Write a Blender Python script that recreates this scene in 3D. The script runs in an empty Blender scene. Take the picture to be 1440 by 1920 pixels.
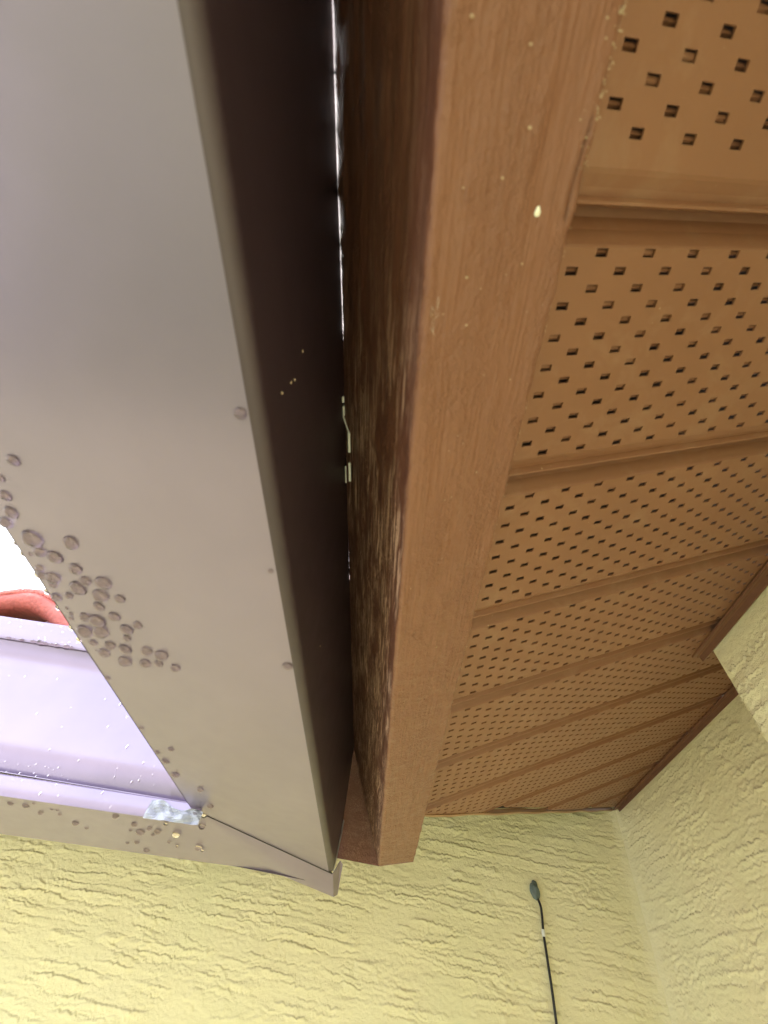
import bpy, bmesh, math, random
import numpy as np
from mathutils import Vector, Matrix

S = bpy.context.scene
C = S.collection
random.seed(5)
# ------------------------------------------------------------------ camera, light, exposure
CZ = 2.0                                   # lens height above the ground (m)
camd = bpy.data.cameras.new('camera'); cam = bpy.data.objects.new('camera', camd); C.objects.link(cam)
RIGHT = Vector((0.98954, -0.03103, 0.14090)); FWD = Vector((-0.09541, 0.59181, 0.80041)); UP = Vector((-0.10822, -0.80548, 0.58266))
cam.matrix_world = Matrix(((RIGHT.x, UP.x, -FWD.x, 0), (RIGHT.y, UP.y, -FWD.y, 0), (RIGHT.z, UP.z, -FWD.z, CZ), (0, 0, 0, 1)))
camd.sensor_fit = 'VERTICAL'; camd.sensor_height = 36; camd.lens = 14.33
camd.clip_start = 0.005; camd.clip_end = 3000
camd.dof.use_dof = True; camd.dof.focus_distance = 0.55; camd.dof.aperture_fstop = 11
S.camera = cam
S.render.engine = 'CYCLES'
S.cycles.max_bounces = 10; S.cycles.diffuse_bounces = 5; S.cycles.glossy_bounces = 5; S.cycles.transmission_bounces = 8
S.cycles.caustics_reflective = False; S.cycles.caustics_refractive = True; S.cycles.blur_glossy = 1.0

W = bpy.data.worlds.new('World'); S.world = W; W.use_nodes = True
wn = W.node_tree; bg = wn.nodes['Background']
sky = wn.nodes.new('ShaderNodeTexSky'); sky.sky_type = 'NISHITA'; sky.sun_disc = False
SUN_EL, SUN_ROT = math.radians(58), math.radians(290)
sky.sun_elevation = SUN_EL; sky.sun_rotation = SUN_ROT; sky.dust_density = 1.5; sky.air_density = 1.0; sky.ozone_density = 1.0
hs = wn.nodes.new('ShaderNodeHueSaturation'); hs.inputs['Saturation'].default_value = .45      # overcast: greyer than a clear sky
wn.links.new(sky.outputs[0], hs.inputs['Color']); wn.links.new(hs.outputs[0], bg.inputs[0]); bg.inputs[1].default_value = 0.15
sd = bpy.data.lights.new('sun', 'SUN'); sd.energy = 1.4; sd.angle = math.radians(50); sd.color = (1, 0.96, 0.9)
sun = bpy.data.objects.new('sun', sd); C.objects.link(sun)
sdir = Vector((math.sin(SUN_ROT) * math.cos(SUN_EL), math.cos(SUN_ROT) * math.cos(SUN_EL), math.sin(SUN_EL)))
sun.rotation_euler = sdir.to_track_quat('Z', 'Y').to_euler()
S.view_settings.view_transform = 'Standard'; S.view_settings.look = 'None'
S.view_settings.exposure = 2.78; S.view_settings.gamma = 1

# ------------------------------------------------------------------ dimensions (metres, lens at x=y=0, z=CZ)
TH = math.radians(25.84); CT, ST = math.cos(TH), math.sin(TH)
NB, U1, U2 = 0.1333, 0.0567, 0.1064        # fascia underside, its two long edges
NS, Y0, PITCH = 0.1500, -0.0052, 0.112     # soffit plane, groove positions
XR, YW, XP, YP = 0.4722, 1.0028, 0.3244, 0.3718
ZG, XO, XI, YG, ZT = 0.1265, -0.1978, -0.0588, 0.4856, 0.2514
YB = YG + (XI - XO)
def zs(x):
    u = (x + NS * ST) / CT
    return u * ST + NS * CT
def us(x): return (x + NS * ST) / CT

# ------------------------------------------------------------------ helpers
def tag(o, label=None, cat=None, group=None, kind=None):
    if label: o['label'] = label
    if cat: o['category'] = cat
    if group: o['group'] = group
    if kind: o['kind'] = kind
    return o
def empty(name, loc=(0, 0, 0), rot=(0, 0, 0)):
    o = bpy.data.objects.new(name, None); C.objects.link(o); o.empty_display_size = .05
    o.location = (loc[0], loc[1], loc[2] + CZ); o.rotation_euler = rot
    return o
def link(name, me, mat, parent=None, loc=None, smooth=False):
    o = bpy.data.objects.new(name, me); C.objects.link(o)
    if mat and not me.materials: me.materials.append(mat)
    if smooth:
        me.polygons.foreach_set('use_smooth', [True] * len(me.polygons))
        if smooth == 'auto': me.set_sharp_from_angle(angle=math.radians(40))
    if parent: o.parent = parent
    else: o.location = (0, 0, CZ) if loc is None else (loc[0], loc[1], loc[2] + CZ)
    return o
def mesh(name, V, F, off=(0, 0, 0)):
    me = bpy.data.meshes.new(name)
    me.from_pydata([(v[0] - off[0], v[1] - off[1], v[2] - off[2]) for v in V], [], F); me.update()
    return me
def loc3(o): return (o.location.x, o.location.y, o.location.z - CZ)
def box(V, F, a, b):
    n = len(V); x0, y0, z0 = a; x1, y1, z1 = b
    V += [(x0, y0, z0), (x1, y0, z0), (x1, y1, z0), (x0, y1, z0), (x0, y0, z1), (x1, y0, z1), (x1, y1, z1), (x0, y1, z1)]
    F += [(n, n+3, n+2, n+1), (n+4, n+5, n+6, n+7), (n, n+1, n+5, n+4), (n+1, n+2, n+6, n+5), (n+2, n+3, n+7, n+6), (n+3, n, n+4, n+7)]
def offset_profile(P, t):
    out = []
    for i, p in enumerate(P):
        a = P[max(i - 1, 0)]; b = P[min(i + 1, len(P) - 1)]
        dx, dz = b[0] - a[0], b[1] - a[1]; l = math.hypot(dx, dz) or 1
        out.append((p[0] - dz / l * t, p[1] + dx / l * t))
    return out
def sheet(P, ya, yb, t, axis='y', n=1, fn=None):
    """bent sheet: profile P [(a,z)] swept along an axis, thickness t on its left side; ya/yb may be functions of a"""
    Q = P + offset_profile(P, t)[::-1]; V = []; F = []; m = len(Q)
    fa = ya if callable(ya) else (lambda a: ya); fb = yb if callable(yb) else (lambda a: yb)
    for k in range(n + 1):
        for a, z in Q:
            s = fa(a) + (fb(a) - fa(a)) * k / n
            v = (a, s, z) if axis == 'y' else (s, a, z)
            V.append(fn(v) if fn else v)
    for k in range(n):
        for i in range(m):
            j = (i + 1) % m
            F.append((k*m+i, k*m+j, (k+1)*m+j, (k+1)*m+i))
    h = len(P)
    for k in (0, n):
        for i in range(h - 1):
            F.append((k*m+i, k*m+i+1, k*m+m-2-i, k*m+m-1-i))
    return V, F
def fix(me):
    bm = bmesh.new(); bm.from_mesh(me); bmesh.ops.recalc_face_normals(bm, faces=bm.faces); bm.to_mesh(me); bm.free(); return me
def tube(pts, r, seg=10):
    V = []; F = []
    pts = [Vector(p) for p in pts]
    rr = r if callable(r) else (lambda t: r)
    for i, p in enumerate(pts):
        d = (pts[min(i+1, len(pts)-1)] - pts[max(i-1, 0)]).normalized()
        a = d.orthogonal().normalized(); b = d.cross(a)
        for k in range(seg):
            an = 2 * math.pi * k / seg
            V.append(tuple(p + (a * math.cos(an) + b * math.sin(an)) * rr(i / (len(pts)-1))))
    for i in range(len(pts) - 1):
        for k in range(seg):
            F.append((i*seg+k, i*seg+(k+1) % seg, (i+1)*seg+(k+1) % seg, (i+1)*seg+k))
    F.append(tuple(range(seg))[::-1]); F.append(tuple(range((len(pts)-1)*seg, len(pts)*seg)))
    return V, F

# numpy gradient noise on arrays
RNG = np.random.default_rng(11)
PERM = RNG.permutation(4096); GR = RNG.standard_normal((4096, 2)); GR /= np.linalg.norm(GR, axis=1)[:, None]
def pn(x, y, seed=0):
    xi = np.floor(x).astype(int); yi = np.floor(y).astype(int); xf = x - xi; yf = y - yi
    def g(ix, iy, dx, dy):
        h = PERM[(PERM[(ix + seed * 131) & 4095] + iy) & 4095]; v = GR[h]
        return v[..., 0] * dx + v[..., 1] * dy
    u = xf**3 * (xf * (xf * 6 - 15) + 10); v = yf**3 * (yf * (yf * 6 - 15) + 10)
    a = g(xi, yi, xf, yf); b = g(xi + 1, yi, xf - 1, yf); c = g(xi, yi + 1, xf, yf - 1); d = g(xi + 1, yi + 1, xf - 1, yf - 1)
    return ((a + (b - a) * u) * (1 - v) + (c + (d - c) * u) * v) * 1.4
def fbm(x, y, o=4, seed=0):
    r = 0; a = 1
    for i in range(o): r = r + a * pn(x * 2**i, y * 2**i, seed + i); a *= .5
    return r

# ------------------------------------------------------------------ materials
class NT:
    def __init__(s, name):
        s.m = bpy.data.materials.new(name); s.m.use_nodes = True; s.t = s.m.node_tree; s.b = s.t.nodes['Principled BSDF']
        s.tc = s.t.nodes.new('ShaderNodeTexCoord')
    def n(s, ty, **k):
        o = s.t.nodes.new(ty)
        for a, v in k.items(): setattr(o, a, v)
        return o
    def l(s, a, b): s.t.links.new(a, b)
    def map(s, scale, rot=(0, 0, 0)):
        m = s.n('ShaderNodeMapping'); m.inputs['Scale'].default_value = scale; m.inputs['Rotation'].default_value = rot
        s.l(s.tc.outputs['Object'], m.inputs[0]); return m.outputs[0]
    def noise(s, vec, sc, det=4, ro=.55, dist=0):
        o = s.n('ShaderNodeTexNoise'); o.inputs['Scale'].default_value = sc; o.inputs['Detail'].default_value = det
        o.inputs['Roughness'].default_value = ro; o.inputs['Distortion'].default_value = dist
        if vec: s.l(vec, o.inputs['Vector'])
        return o.outputs['Fac']
    def ramp(s, f, st):
        r = s.n('ShaderNodeValToRGB'); e = r.color_ramp.elements
        while len(e) < len(st): e.new(.5)
        for i, (p, c) in enumerate(st):
            e[i].position = p; e[i].color = (c, c, c, 1) if isinstance(c, (int, float)) else (*c, 1)
        s.l(f, r.inputs[0]); return r.outputs[0]
    def mix(s, f, a, b):
        m = s.n('ShaderNodeMix', data_type='RGBA')
        for sock, v in ((m.inputs[0], f), (m.inputs[6], a), (m.inputs[7], b)):
            if hasattr(v, 'links'): s.l(v, sock)
            else: sock.default_value = v if isinstance(v, (int, float)) else (*v, 1)
        return m.outputs[2]
    def math(s, op, a, b=0.0):
        m = s.n('ShaderNodeMath', operation=op)
        for sock, v in ((m.inputs[0], a), (m.inputs[1], b)):
            if hasattr(v, 'links'): s.l(v, sock)
            else: sock.default_value = v
        return m.outputs[0]
    def bump(s, h, dist, st=1.0, prev=None):
        b = s.n('ShaderNodeBump'); b.inputs['Distance'].default_value = dist; b.inputs['Strength'].default_value = st
        s.l(h, b.inputs['Height'])
        if prev: s.l(prev, b.inputs['Normal'])
        return b.outputs[0]
    def set(s, **k):
        for a, v in k.items():
            sock = s.b.inputs[a.replace('_', ' ')]
            if hasattr(v, 'links'): s.l(v, sock)
            elif isinstance(v, (tuple, list)): sock.default_value = (*v, 1) if len(v) == 3 else v
            else: sock.default_value = v
        return s.m

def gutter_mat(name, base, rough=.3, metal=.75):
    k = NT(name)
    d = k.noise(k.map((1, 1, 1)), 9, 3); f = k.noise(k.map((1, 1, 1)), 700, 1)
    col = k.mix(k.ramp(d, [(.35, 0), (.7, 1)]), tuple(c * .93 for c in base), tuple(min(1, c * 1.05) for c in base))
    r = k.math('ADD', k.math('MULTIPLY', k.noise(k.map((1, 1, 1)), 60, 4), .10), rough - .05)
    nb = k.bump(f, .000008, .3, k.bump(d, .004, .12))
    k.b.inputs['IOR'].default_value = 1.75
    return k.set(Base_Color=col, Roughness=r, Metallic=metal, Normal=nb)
GUT = gutter_mat('satin_brown_coated_steel', (.255, .205, .285), .31, .60)
GUT_IN = gutter_mat('brown_coated_steel_shaded', (.050, .030, .042), .40, .35)  # same coating as GUT, its colour darkened for the shade in the slit
def wood_mat(name, streak):
    k = NT(name)
    g1 = k.noise(k.map((260, 5, 260)), 2.2, 5, .6, .3)          # long grain
    g2 = k.noise(k.map((900, 22, 900)), 1.6, 3, .6)
    lump = k.noise(k.map((1, .55, 1)), 120, 5, .6)
    pit = k.n('ShaderNodeTexVoronoi'); pit.inputs['Scale'].default_value = 170; k.l(k.map((1, .5, 1)), pit.inputs['Vector'])
    pits = k.ramp(pit.outputs['Distance'], [(0, 0), (.16, 1)])
    big = k.noise(k.map((1, .4, 1)), 14, 4)
    c = k.mix(k.ramp(big, [(.3, 0), (.7, 1)]), (.190, .074, .040), (.210, .085, .047))
    c = k.mix(k.math('MULTIPLY', k.ramp(g1, [(.30, 1), (.46, 0)]), .12), c, (.10, .048, .027))
    c = k.mix(k.math('MULTIPLY', k.ramp(g1, [(.58, 0), (.72, 1)]), .10), c, (.24, .14, .09))
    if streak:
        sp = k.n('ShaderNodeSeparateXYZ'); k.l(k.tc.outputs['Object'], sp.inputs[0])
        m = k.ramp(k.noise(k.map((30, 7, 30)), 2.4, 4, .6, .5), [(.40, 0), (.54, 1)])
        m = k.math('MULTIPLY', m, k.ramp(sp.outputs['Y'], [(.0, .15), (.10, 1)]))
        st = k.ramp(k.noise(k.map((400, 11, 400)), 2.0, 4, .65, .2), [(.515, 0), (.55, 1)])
        c = k.mix(.8, c, (.105, .032, .019))  # same paint, with the shade beside the gutter mixed into its colour
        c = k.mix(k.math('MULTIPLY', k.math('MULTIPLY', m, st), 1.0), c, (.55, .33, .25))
    pm = k.ramp(k.noise(k.map((1, .3, 1)), 45, 3), [(.42, 0), (.58, 1)])
    rough_ = k.noise(k.map((1, .7, 1)), 420, 4, .65)
    n = k.bump(k.math('MULTIPLY', g1, k.math('ADD', k.math('MULTIPLY', pm, .8), .2)), .0006, .5); n = k.bump(g2, .0003, .2, n)
    n = k.bump(lump, .0022, .15 if streak else .5, n); n = k.bump(k.math('MULTIPLY', rough_, k.math('SUBTRACT', 1.15, pm)), .0018, .7, n); n = k.bump(pits, .0006, .5, n)
    r = k.math('ADD', k.math('MULTIPLY', lump, .3), .42 if streak else .28)
    return k.set(Base_Color=c, Roughness=r, Normal=n)
WOOD = wood_mat('brown_painted_timber', False); WOOD_S = wood_mat('brown_painted_timber_shaded_scuffed', True)
def soffit_mat():
    k = NT('brown_soffit_plastic')
    a = k.noise(k.map((1, 1, 1)), 7, 4); f = k.noise(k.map((1, 1, 1)), 900, 3); s_ = k.noise(k.map((1, 1, 1)), 260, 2, .7)
    c = k.mix(k.ramp(a, [(.3, 0), (.7, 1)]), (.204, .086, .044), (.230, .100, .052))
    c = k.mix(k.ramp(s_, [(.745, 0), (.79, 1)]), c, (.38, .28, .19))
    du = k.ramp(k.noise(k.map((1, 1, 1)), 38, 6, .7, .4), [(.52, 0), (.72, .35)])
    c = k.mix(du, c, (.29, .17, .11))
    return k.set(Base_Color=c, Roughness=.5, Normal=k.bump(a, .004, .25, k.bump(f, .00012, .5)))
SOF = soffit_mat()
def stucco_mat():
    k = NT('yellow_stucco')
    v = k.map((1, 1, 1))
    a = k.noise(v, 3.2, 3); b = k.noise(v, 900, 4, .7); c2 = k.noise(v, 190, 4, .7)
    c = k.mix(k.ramp(a, [(.35, 0), (.65, 1)]), (.795, .716, .435), (.825, .755, .485))
    c = k.mix(k.ramp(k.noise(v, 5.5, 2), [(.45, 0), (.75, .5)]), c, (.765, .735, .445))
    n = k.bump(c2, .0022, .55); n = k.bump(b, .0009, .7, n)
    return k.set(Base_Color=c, Roughness=.9, Normal=n)
STU = stucco_mat()
def simple(name, col, rough=.6, metal=0, nz=0, ns=200, var=.15):
    k = NT(name); f = k.noise(k.map((1, 1, 1)), ns, 4)
    c = k.mix(f, tuple(x * (1 - var) for x in col), tuple(min(1, x * (1 + var)) for x in col))
    m = k.set(Base_Color=c, Roughness=rough, Metallic=metal)
    if nz: k.l(k.bump(f, nz, .6), k.b.inputs['Normal'])
    return m
DARK = simple('dark_sealant', (.02, .016, .016), .6)
TRIM = simple('brown_trim_plastic', (.185, .085, .050), .45)
TRIM_T = simple('tan_trim_plastic', (.30, .17, .09), .5)
TILE = simple('red_coated_tile', (.42, .095, .075), .65, 0, .0025, 150, .5)
CRUST = simple('rough_pink_tile_edge', (.62, .20, .19), .8, 0, .003, 130, .3)
ZINC = simple('galvanised_steel', (.62, .66, .70), .3, .9, .0003, 90)
CABLE = simple('black_cable_rubber', (.012, .012, .013), .35)
SEAL = simple('grey_sealant', (.12, .15, .14), .55, 0, .0006, 300)
WHITE = simple('white_plastic_and_glint', (.75, .75, .72), .4)
DROPWHITE = simple('dried_white_splash', (.85, .82, .72), .6, 0, .0005, 500, .08)
GRIT = simple('pale_grit_and_glints', (.42, .31, .21), .5, 0, .0002, 900, .3)
FOIL = simple('crumpled_protective_film', (.30, .31, .37), .45, .1, 0, 30, .05)
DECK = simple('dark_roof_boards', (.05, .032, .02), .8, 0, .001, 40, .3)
def water():
    k = NT('water'); return k.set(Base_Color=(.80, .71, .70), Roughness=.0, IOR=1.333, Transmission_Weight=1.0)
WATER = water()
def ground_mat():
    k = NT('ground_gravel_grass'); v = k.map((1, 1, 1))
    a = k.noise(v, .5, 5); b = k.noise(v, 25, 6, .7)
    g = k.mix(b, (.16, .155, .085), (.25, .245, .155)); s_ = k.mix(b, (.38, .34, .29), (.58, .53, .47))
    return k.set(Base_Color=k.mix(k.ramp(a, [(.40, 0), (.52, 1)]), g, s_), Roughness=.9, Normal=k.bump(b, .01, .3))
GROUND = ground_mat()
def lawn_mat():
    k = NT('short_grass'); v = k.map((1, 1, 1)); b = k.noise(v, 60, 6, .7)
    return k.set(Base_Color=k.mix(k.ramp(b, [(.3, 0), (.7, 1)]), (.125, .15, .078), (.23, .25, .152)), Roughness=.8, Normal=k.bump(b, .008, .3))
LAWN = lawn_mat()
def pave_mat():
    k = NT('wet_pale_paving'); v = k.map((1, 1, 1)); b = k.noise(v, 12, 6, .6)
    return k.set(Base_Color=k.mix(b, (.40, .40, .41), (.56, .56, .57)), Roughness=k.ramp(k.noise(v, 1.5, 3), [(.4, .45), (.6, .7)]), Normal=k.bump(b, .004, .3))
PAVE = pave_mat()

# ------------------------------------------------------------------ ground
def sheet_on_ground(name, x0, y0, x1, y1, dz, mat):
    me = mesh(name, [(x0, y0, -CZ + dz), (x1, y0, -CZ + dz), (x1, y1, -CZ + dz), (x0, y1, -CZ + dz)], [(0, 1, 2, 3)])
    return tag(link(name, me, mat), kind='structure')
sheet_on_ground('ground', -900, -900, 900, 900, 0, GROUND)
sheet_on_ground('unseen_lawn', -2.7, -6, 3, YW, .004, LAWN)  # unseen grass, added for its green reflection under the gutters
sheet_on_ground('unseen_paving', -14, -9, -2.75, YW, .008, PAVE)  # out-of-view wet slab, added for a pale sheen under the gutter

# ------------------------------------------------------------------ stucco walls
def grid1(lo, hi, step, a, b):
    """dense between a and b, growing outside"""
    mid = list(np.arange(a, b, step)) + [b]
    L = []; x = a; s = step
    while x > lo: s *= 1.25; x -= s; L.append(max(x, lo))
    R_ = []; x = b; s = step
    while x < hi: s *= 1.25; x += s; R_.append(min(x, hi))
    return np.array(L[::-1] + mid + R_)
def stucco_h(u, v, seed, amp=1.0):
    """raked render: jagged little ledges along u, smooth trowelled flats between"""
    wv = v + .0016 * pn(u * 28, v * 60, seed + 1) + .0022 * pn(u * 95, v * 90, seed + 2) + .0015 * pn(u * 230, v * 150, seed + 3) + .0012 * pn(u * 420, v * 260, seed + 5) + .0016 * pn(u * 300, v * 30, seed + 6)
    t = wv * 78 + .55 * fbm(u * 2.2, wv * 20, 3, seed + 4) + .35 * pn(u * 9, wv * 40, seed + 8)
    fr = t - np.floor(t)
    saw = np.where(fr < .93, fr / .93, (1 - fr) / .07)
    idx = np.floor(t)
    m = fbm(u * 12 + idx * 3.7, idx * 5.13 + .5, 3, seed + 9)
    m2 = np.clip((m - .0) * 3.2, 0, 1)
    h = .0019 * saw**3 * m2 - .0016 * m2 * np.exp(-((fr - .02) / .06)**2)
    t2 = wv * 118 + 2.0 * fbm(u * 5, wv * 30, 3, seed + 14); f2 = t2 - np.floor(t2)
    s2 = np.where(f2 < .85, f2 / .85, (1 - f2) / .15); i2 = np.floor(t2)
    k2 = np.clip(pn(u * 26 + i2 * 2.3, i2 * 4.7 + .5, seed + 19) * 3.2 - .1, 0, 1)
    h += .0014 * s2**2 * k2 - .0008 * k2 * np.exp(-((f2 - .03) / .09)**2)
    # rough torn patches
    rp = np.clip(fbm(u * 7, v * 16, 2, seed + 24) * 2.2 - .35, 0, 1)
    h += .0013 * rp * np.clip(fbm(u * 95, v * 170, 3, seed + 27), -.3, .8)
    h += .0007 * fbm(u * 6, v * 40, 3, seed + 30) + .0003 * pn(u * 150, v * 260, seed + 33)
    return h * amp
def stucco_wall(name, U, V, place, seed, smooth_mask=None):
    uu, vv = np.meshgrid(U, V)
    h = stucco_h(uu, vv, seed, 1.0)
    if smooth_mask is not None: h = h * smooth_mask(uu, vv)
    P = place(uu, vv, h).reshape(-1, 3)
    nu, nv = len(U), len(V)
    i = np.arange(nu * nv).reshape(nv, nu)
    q = np.stack([i[:-1, :-1], i[:-1, 1:], i[1:, 1:], i[1:, :-1]], -1).reshape(-1, 4)
    me = bpy.data.meshes.new(name)
    me.vertices.add(len(P)); me.vertices.foreach_set('co', P.astype(np.float32).ravel())
    me.loops.add(q.size); me.loops.foreach_set('vertex_index', q.astype(np.int32).ravel())
    me.polygons.add(len(q)); me.polygons.foreach_set('loop_start', np.arange(0, q.size, 4, dtype=np.int32))
    me.update(calc_edges=True); me.validate()
    return me
ztop = zs(XR)
# front wall, faces the lens
def pf(u, v, h):
    cor = np.exp(-((XR - u) / .012)**2) * .006
    return np.stack([u, YW - h - cor, v], -1)
def mf(u, v):
    return np.clip((ztop - v) / .02, .45, 1) * np.clip(1 - np.exp(-((XR - u) / .02)**2) * .7, 0, 1)
me = stucco_wall('wall', grid1(-8, XR + .01, .0014, -.90, XR + .008), grid1(-CZ, ztop + .002, .0013, -.09, ztop), pf, 3, mf)
w = link('stucco_wall', me, STU, smooth=True)
tag(w, 'pale yellow stucco wall facing the camera with raked horizontal ridges behind the gutter corner', 'wall')
def pr(u, v, h):
    cor = np.exp(-((YW - u) / .012)**2) * .006
    return np.stack([XR - h - cor, u, v], -1)
def mr(u, v):
    return np.clip((ztop - v) / .03, .35, 1) * np.clip(1 - np.exp(-((YW - u) / .02)**2) * .7, 0, 1)
me = stucco_wall('wall', grid1(-6, YW + .01, .0013, .42, YW + .008), grid1(-CZ, ztop + .002, .0013, .06, ztop), pr, 47, mr)
w = link('stucco_wall', me, STU, smooth=True)
tag(w, 'yellow stucco side wall running away on the right under the perforated soffit', 'wall')
# projecting part of the side wall, nearer the lens (wraps round its outer edge)
zp = zs(XP)
EDGE = .0035
def pp(u, v, h):
    # u: 0 at the arris; negative = face looking left (along y), positive = return face (along x)
    wob = .0016 * pn(v * 90, v * 0 + 3.3, 5) + .0009 * pn(v * 260, v * 0 + 7.1, 6)
    rr = .004
    x = np.where(u < 0, XP - h + wob * np.exp(-(u / .006)**2), XP + u - h * 0 + 0 * v)
    y = np.where(u < 0, YP + u + wob * np.exp(-(u / .006)**2), YP + h)
    k = np.exp(-(u / rr)**2) * .0016
    return np.stack([x + k, y - k, v], -1)
def mp(u, v): return np.clip((zp - v - .022) / .006, .12, 1) * np.clip(np.abs(u) / .004, .2, 1)
U_ = np.concatenate([grid1(-5, 0, .0008, -.17, 0)[:-1], [0.0], np.arange(.002, .15, .004)])
U_ = np.unique(U_)
me = stucco_wall('wall', U_, grid1(-CZ, zp + .002, .0008, .17, zp), pp, 91, mp)
w = link('stucco_wall', me, STU, smooth=True)
tag(w, 'thicker projecting yellow stucco wall end at the right edge with a smooth band on top', 'wall')

# ------------------------------------------------------------------ perforated soffit under the right-hand eave
sof = empty('perforated_soffit', (0, 0, 0), (0, -TH, 0))
tag(sof, 'brown perforated soffit of grooved panels between the timber fascia and the yellow walls', 'soffit')
UR, UP_ = us(XR), us(XP)
HP, RP = .0231, .00625                       # hole pitch along the panel, row pitch
def hole(V, F, ua, ub, ya, yb, rnd):
    t = .0009; z = NS
    n = len(V)
    V += [(ua, ya, z), (ub, ya, z), (ub, yb, z), (ua, yb, z), (ua, ya, z+t), (ub, ya, z+t), (ub, yb, z+t), (ua, yb, z+t)]
    for i in range(4):
        j = (i + 1) % 4; F.append((n+i, n+j, n+4+j, n+4+i))
    # pressed louvre tongue behind the opening: rises away, arched in the middle, open at both ends
    e = .0007; m = (ya + yb) / 2
    n = len(V); a = .0003 + rnd * .0007; b = .0005 + rnd**1.5 * .0018
    V += [(ua-e, ya+.0004, z+t+a*1.2), (ub+e, ya+.0004, z+t+a*1.2), (ub+e, m, z+t+a*.3), (ua-e, m, z+t+a*.3), (ub+e, yb-.0006, z+t+b), (ua-e, yb-.0006, z+t+b)]
    F += [(n, n+1, n+2, n+3), (n+3, n+2, n+4, n+5)]
for k in range(-2, 10):
    yk = Y0 + k * PITCH
    V = []; F = []
    jit = random.uniform(-.0003, .0003)
    # cross-section along y from this groove's edge to the next one, h = height above the flat
    def strip(ya, ha, yb, hb, ua=U2 - .004, ub=UR + .03):
        n = len(V); V.extend([(ua, ya, NS + ha), (ub, ya, NS + ha), (ub, yb, NS + hb), (ua, yb, NS + hb)]); F.append((n, n+1, n+2, n+3))
    prof = [(.0005, .0105), (.0040, .0102), (.0078, .0072), (.0112, .0028), (.0125, .0008), (.0134, 0)]
    for a, b in zip(prof, prof[1:]): strip(yk + a[0], a[1], yk + b[0], b[1])
    y = yk + .0134
    HH = .0029
    rows_, first_ = (15, .0150) if k >= 0 else (13, .0184)
    for r_ in range(rows_):
        yc = yk + first_ + r_ * (.0061 if k >= 0 else RP)
        strip(y, 0, yc - HH / 2, 0)
        u = U2 - .004; off = (.1357 - U2) % HP + (0 if r_ % 2 == 0 else HP / 2)
        hu = U2 + off - HP
        ya, yb = yc - HH / 2, yc + HH / 2
        while hu < UR + .02:
            c = hu + random.uniform(-.0004, .0004); ua, ub = c - .0027, c + .0027
            if ua > u:
                n = len(V); V += [(u, ya, NS), (ua, ya, NS), (ua, yb, NS), (u, yb, NS)]; F.append((n, n+1, n+2, n+3))
                hole(V, F, ua, ub, ya, yb, random.random()); u = ub
            hu += HP
        n = len(V); V += [(u, ya, NS), (UR+.03, ya, NS), (UR+.03, yb, NS), (u, yb, NS)]; F.append((n, n+1, n+2, n+3))
        y = yb
    e = yk + PITCH
    lip = [(e - .0095, 0), (e - .0080, .0006), (e - .0045, .0026), (e - .0020, .0034), (e - .0012, .0020), (e - .0004, .0006), (e + .0004, .0004), (e + .0008, .0014), (e + .0008, .0108)]
    strip(y, 0, lip[0][0], 0)
    for a, b in zip(lip, lip[1:]): strip(a[0], a[1], b[0], b[1])
    me = mesh('soffit_panel', V, F)
    bm = bmesh.new(); bm.from_mesh(me)
    def cut(co, no):
        g = bm.verts[:] + bm.edges[:] + bm.faces[:]
        bmesh.ops.bisect_plane(bm, geom=g, plane_co=co, plane_no=no, clear_outer=True)
    sag = .0010 * (-1)**k
    cut((UR, YW - .004 - sag, NS), Vector((-CT - .02 * (-1)**k, 1, 0)).normalized())     # end cut along the valley
    cut((UR, 0, NS), (1, 0, 0))
    if yk + PITCH < YP + .02: cut((UP_, 0, NS), (1, 0, 0))
    bm.to_mesh(me); nf = len(bm.faces); bm.free()
    if nf == 0: continue
    o = link('soffit_panel', me, SOF, sof)
    o.location = (0, 0, jit)
# boards above the soffit (the closed roof void)
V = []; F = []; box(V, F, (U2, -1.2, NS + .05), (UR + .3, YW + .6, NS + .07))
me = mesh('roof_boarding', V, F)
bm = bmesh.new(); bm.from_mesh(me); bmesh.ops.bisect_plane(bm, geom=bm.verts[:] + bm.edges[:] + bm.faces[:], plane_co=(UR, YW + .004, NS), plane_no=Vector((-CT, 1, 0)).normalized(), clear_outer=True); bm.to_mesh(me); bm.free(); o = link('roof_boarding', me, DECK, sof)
# wall trims
def trim_run(x, y0, y1, name='edge_trim'):
    z = zs(x)
    P = [(x - .0095, z - .0055), (x - .0092, z - .0075), (x - .0082, z - .0072), (x - .0045, z - .0055), (x - .0012, z - .0050), (x - .0003, z - .0110)]
    V, F = sheet(P, y0, y1, .0010, 'y')
    return V, F
def tolocal(V): # world offsets -> soffit local (u, y, n)
    return [(v[0] * CT + v[2] * ST, v[1], -v[0] * ST + v[2] * CT) for v in V]
V, F = trim_run(XR - .001, YP - .02, YW - .006); link('edge_trim', fix(mesh('edge_trim', tolocal(V), F)), TRIM, sof)
V, F = trim_run(XP - .003, -.6, YP + .014); link('edge_trim', fix(mesh('edge_trim', tolocal(V), F)), TRIM, sof)
# thin tan strip along the valley end of the soffit
V = []; F = []
ul = U2 - .02; n_ = 40
for i in range(n_ + 1):
    u = ul + (UR - .004 - ul) * i / n_; x = u * CT - NS * ST; y = YW - (XR - x)
    wv = .0007 * math.sin(i * .9) 
    for dy, dn in ((.0060, .0045 + wv), (.0060, -.0012 + wv), (.0100, -.0020 + wv), (.0105, .0045 + wv)):
        V.append((u, y + dy, NS + dn))
for i in range(n_):
    for j in range(4):
        a = i * 4 + j; b = i * 4 + (j + 1) % 4; F.append((a, b, b + 4, a + 4))
link('edge_trim', fix(mesh('edge_trim', V, F)), TRIM_T, sof)['label'] = 'thin tan strip along the far cut end of the panels'
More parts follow.
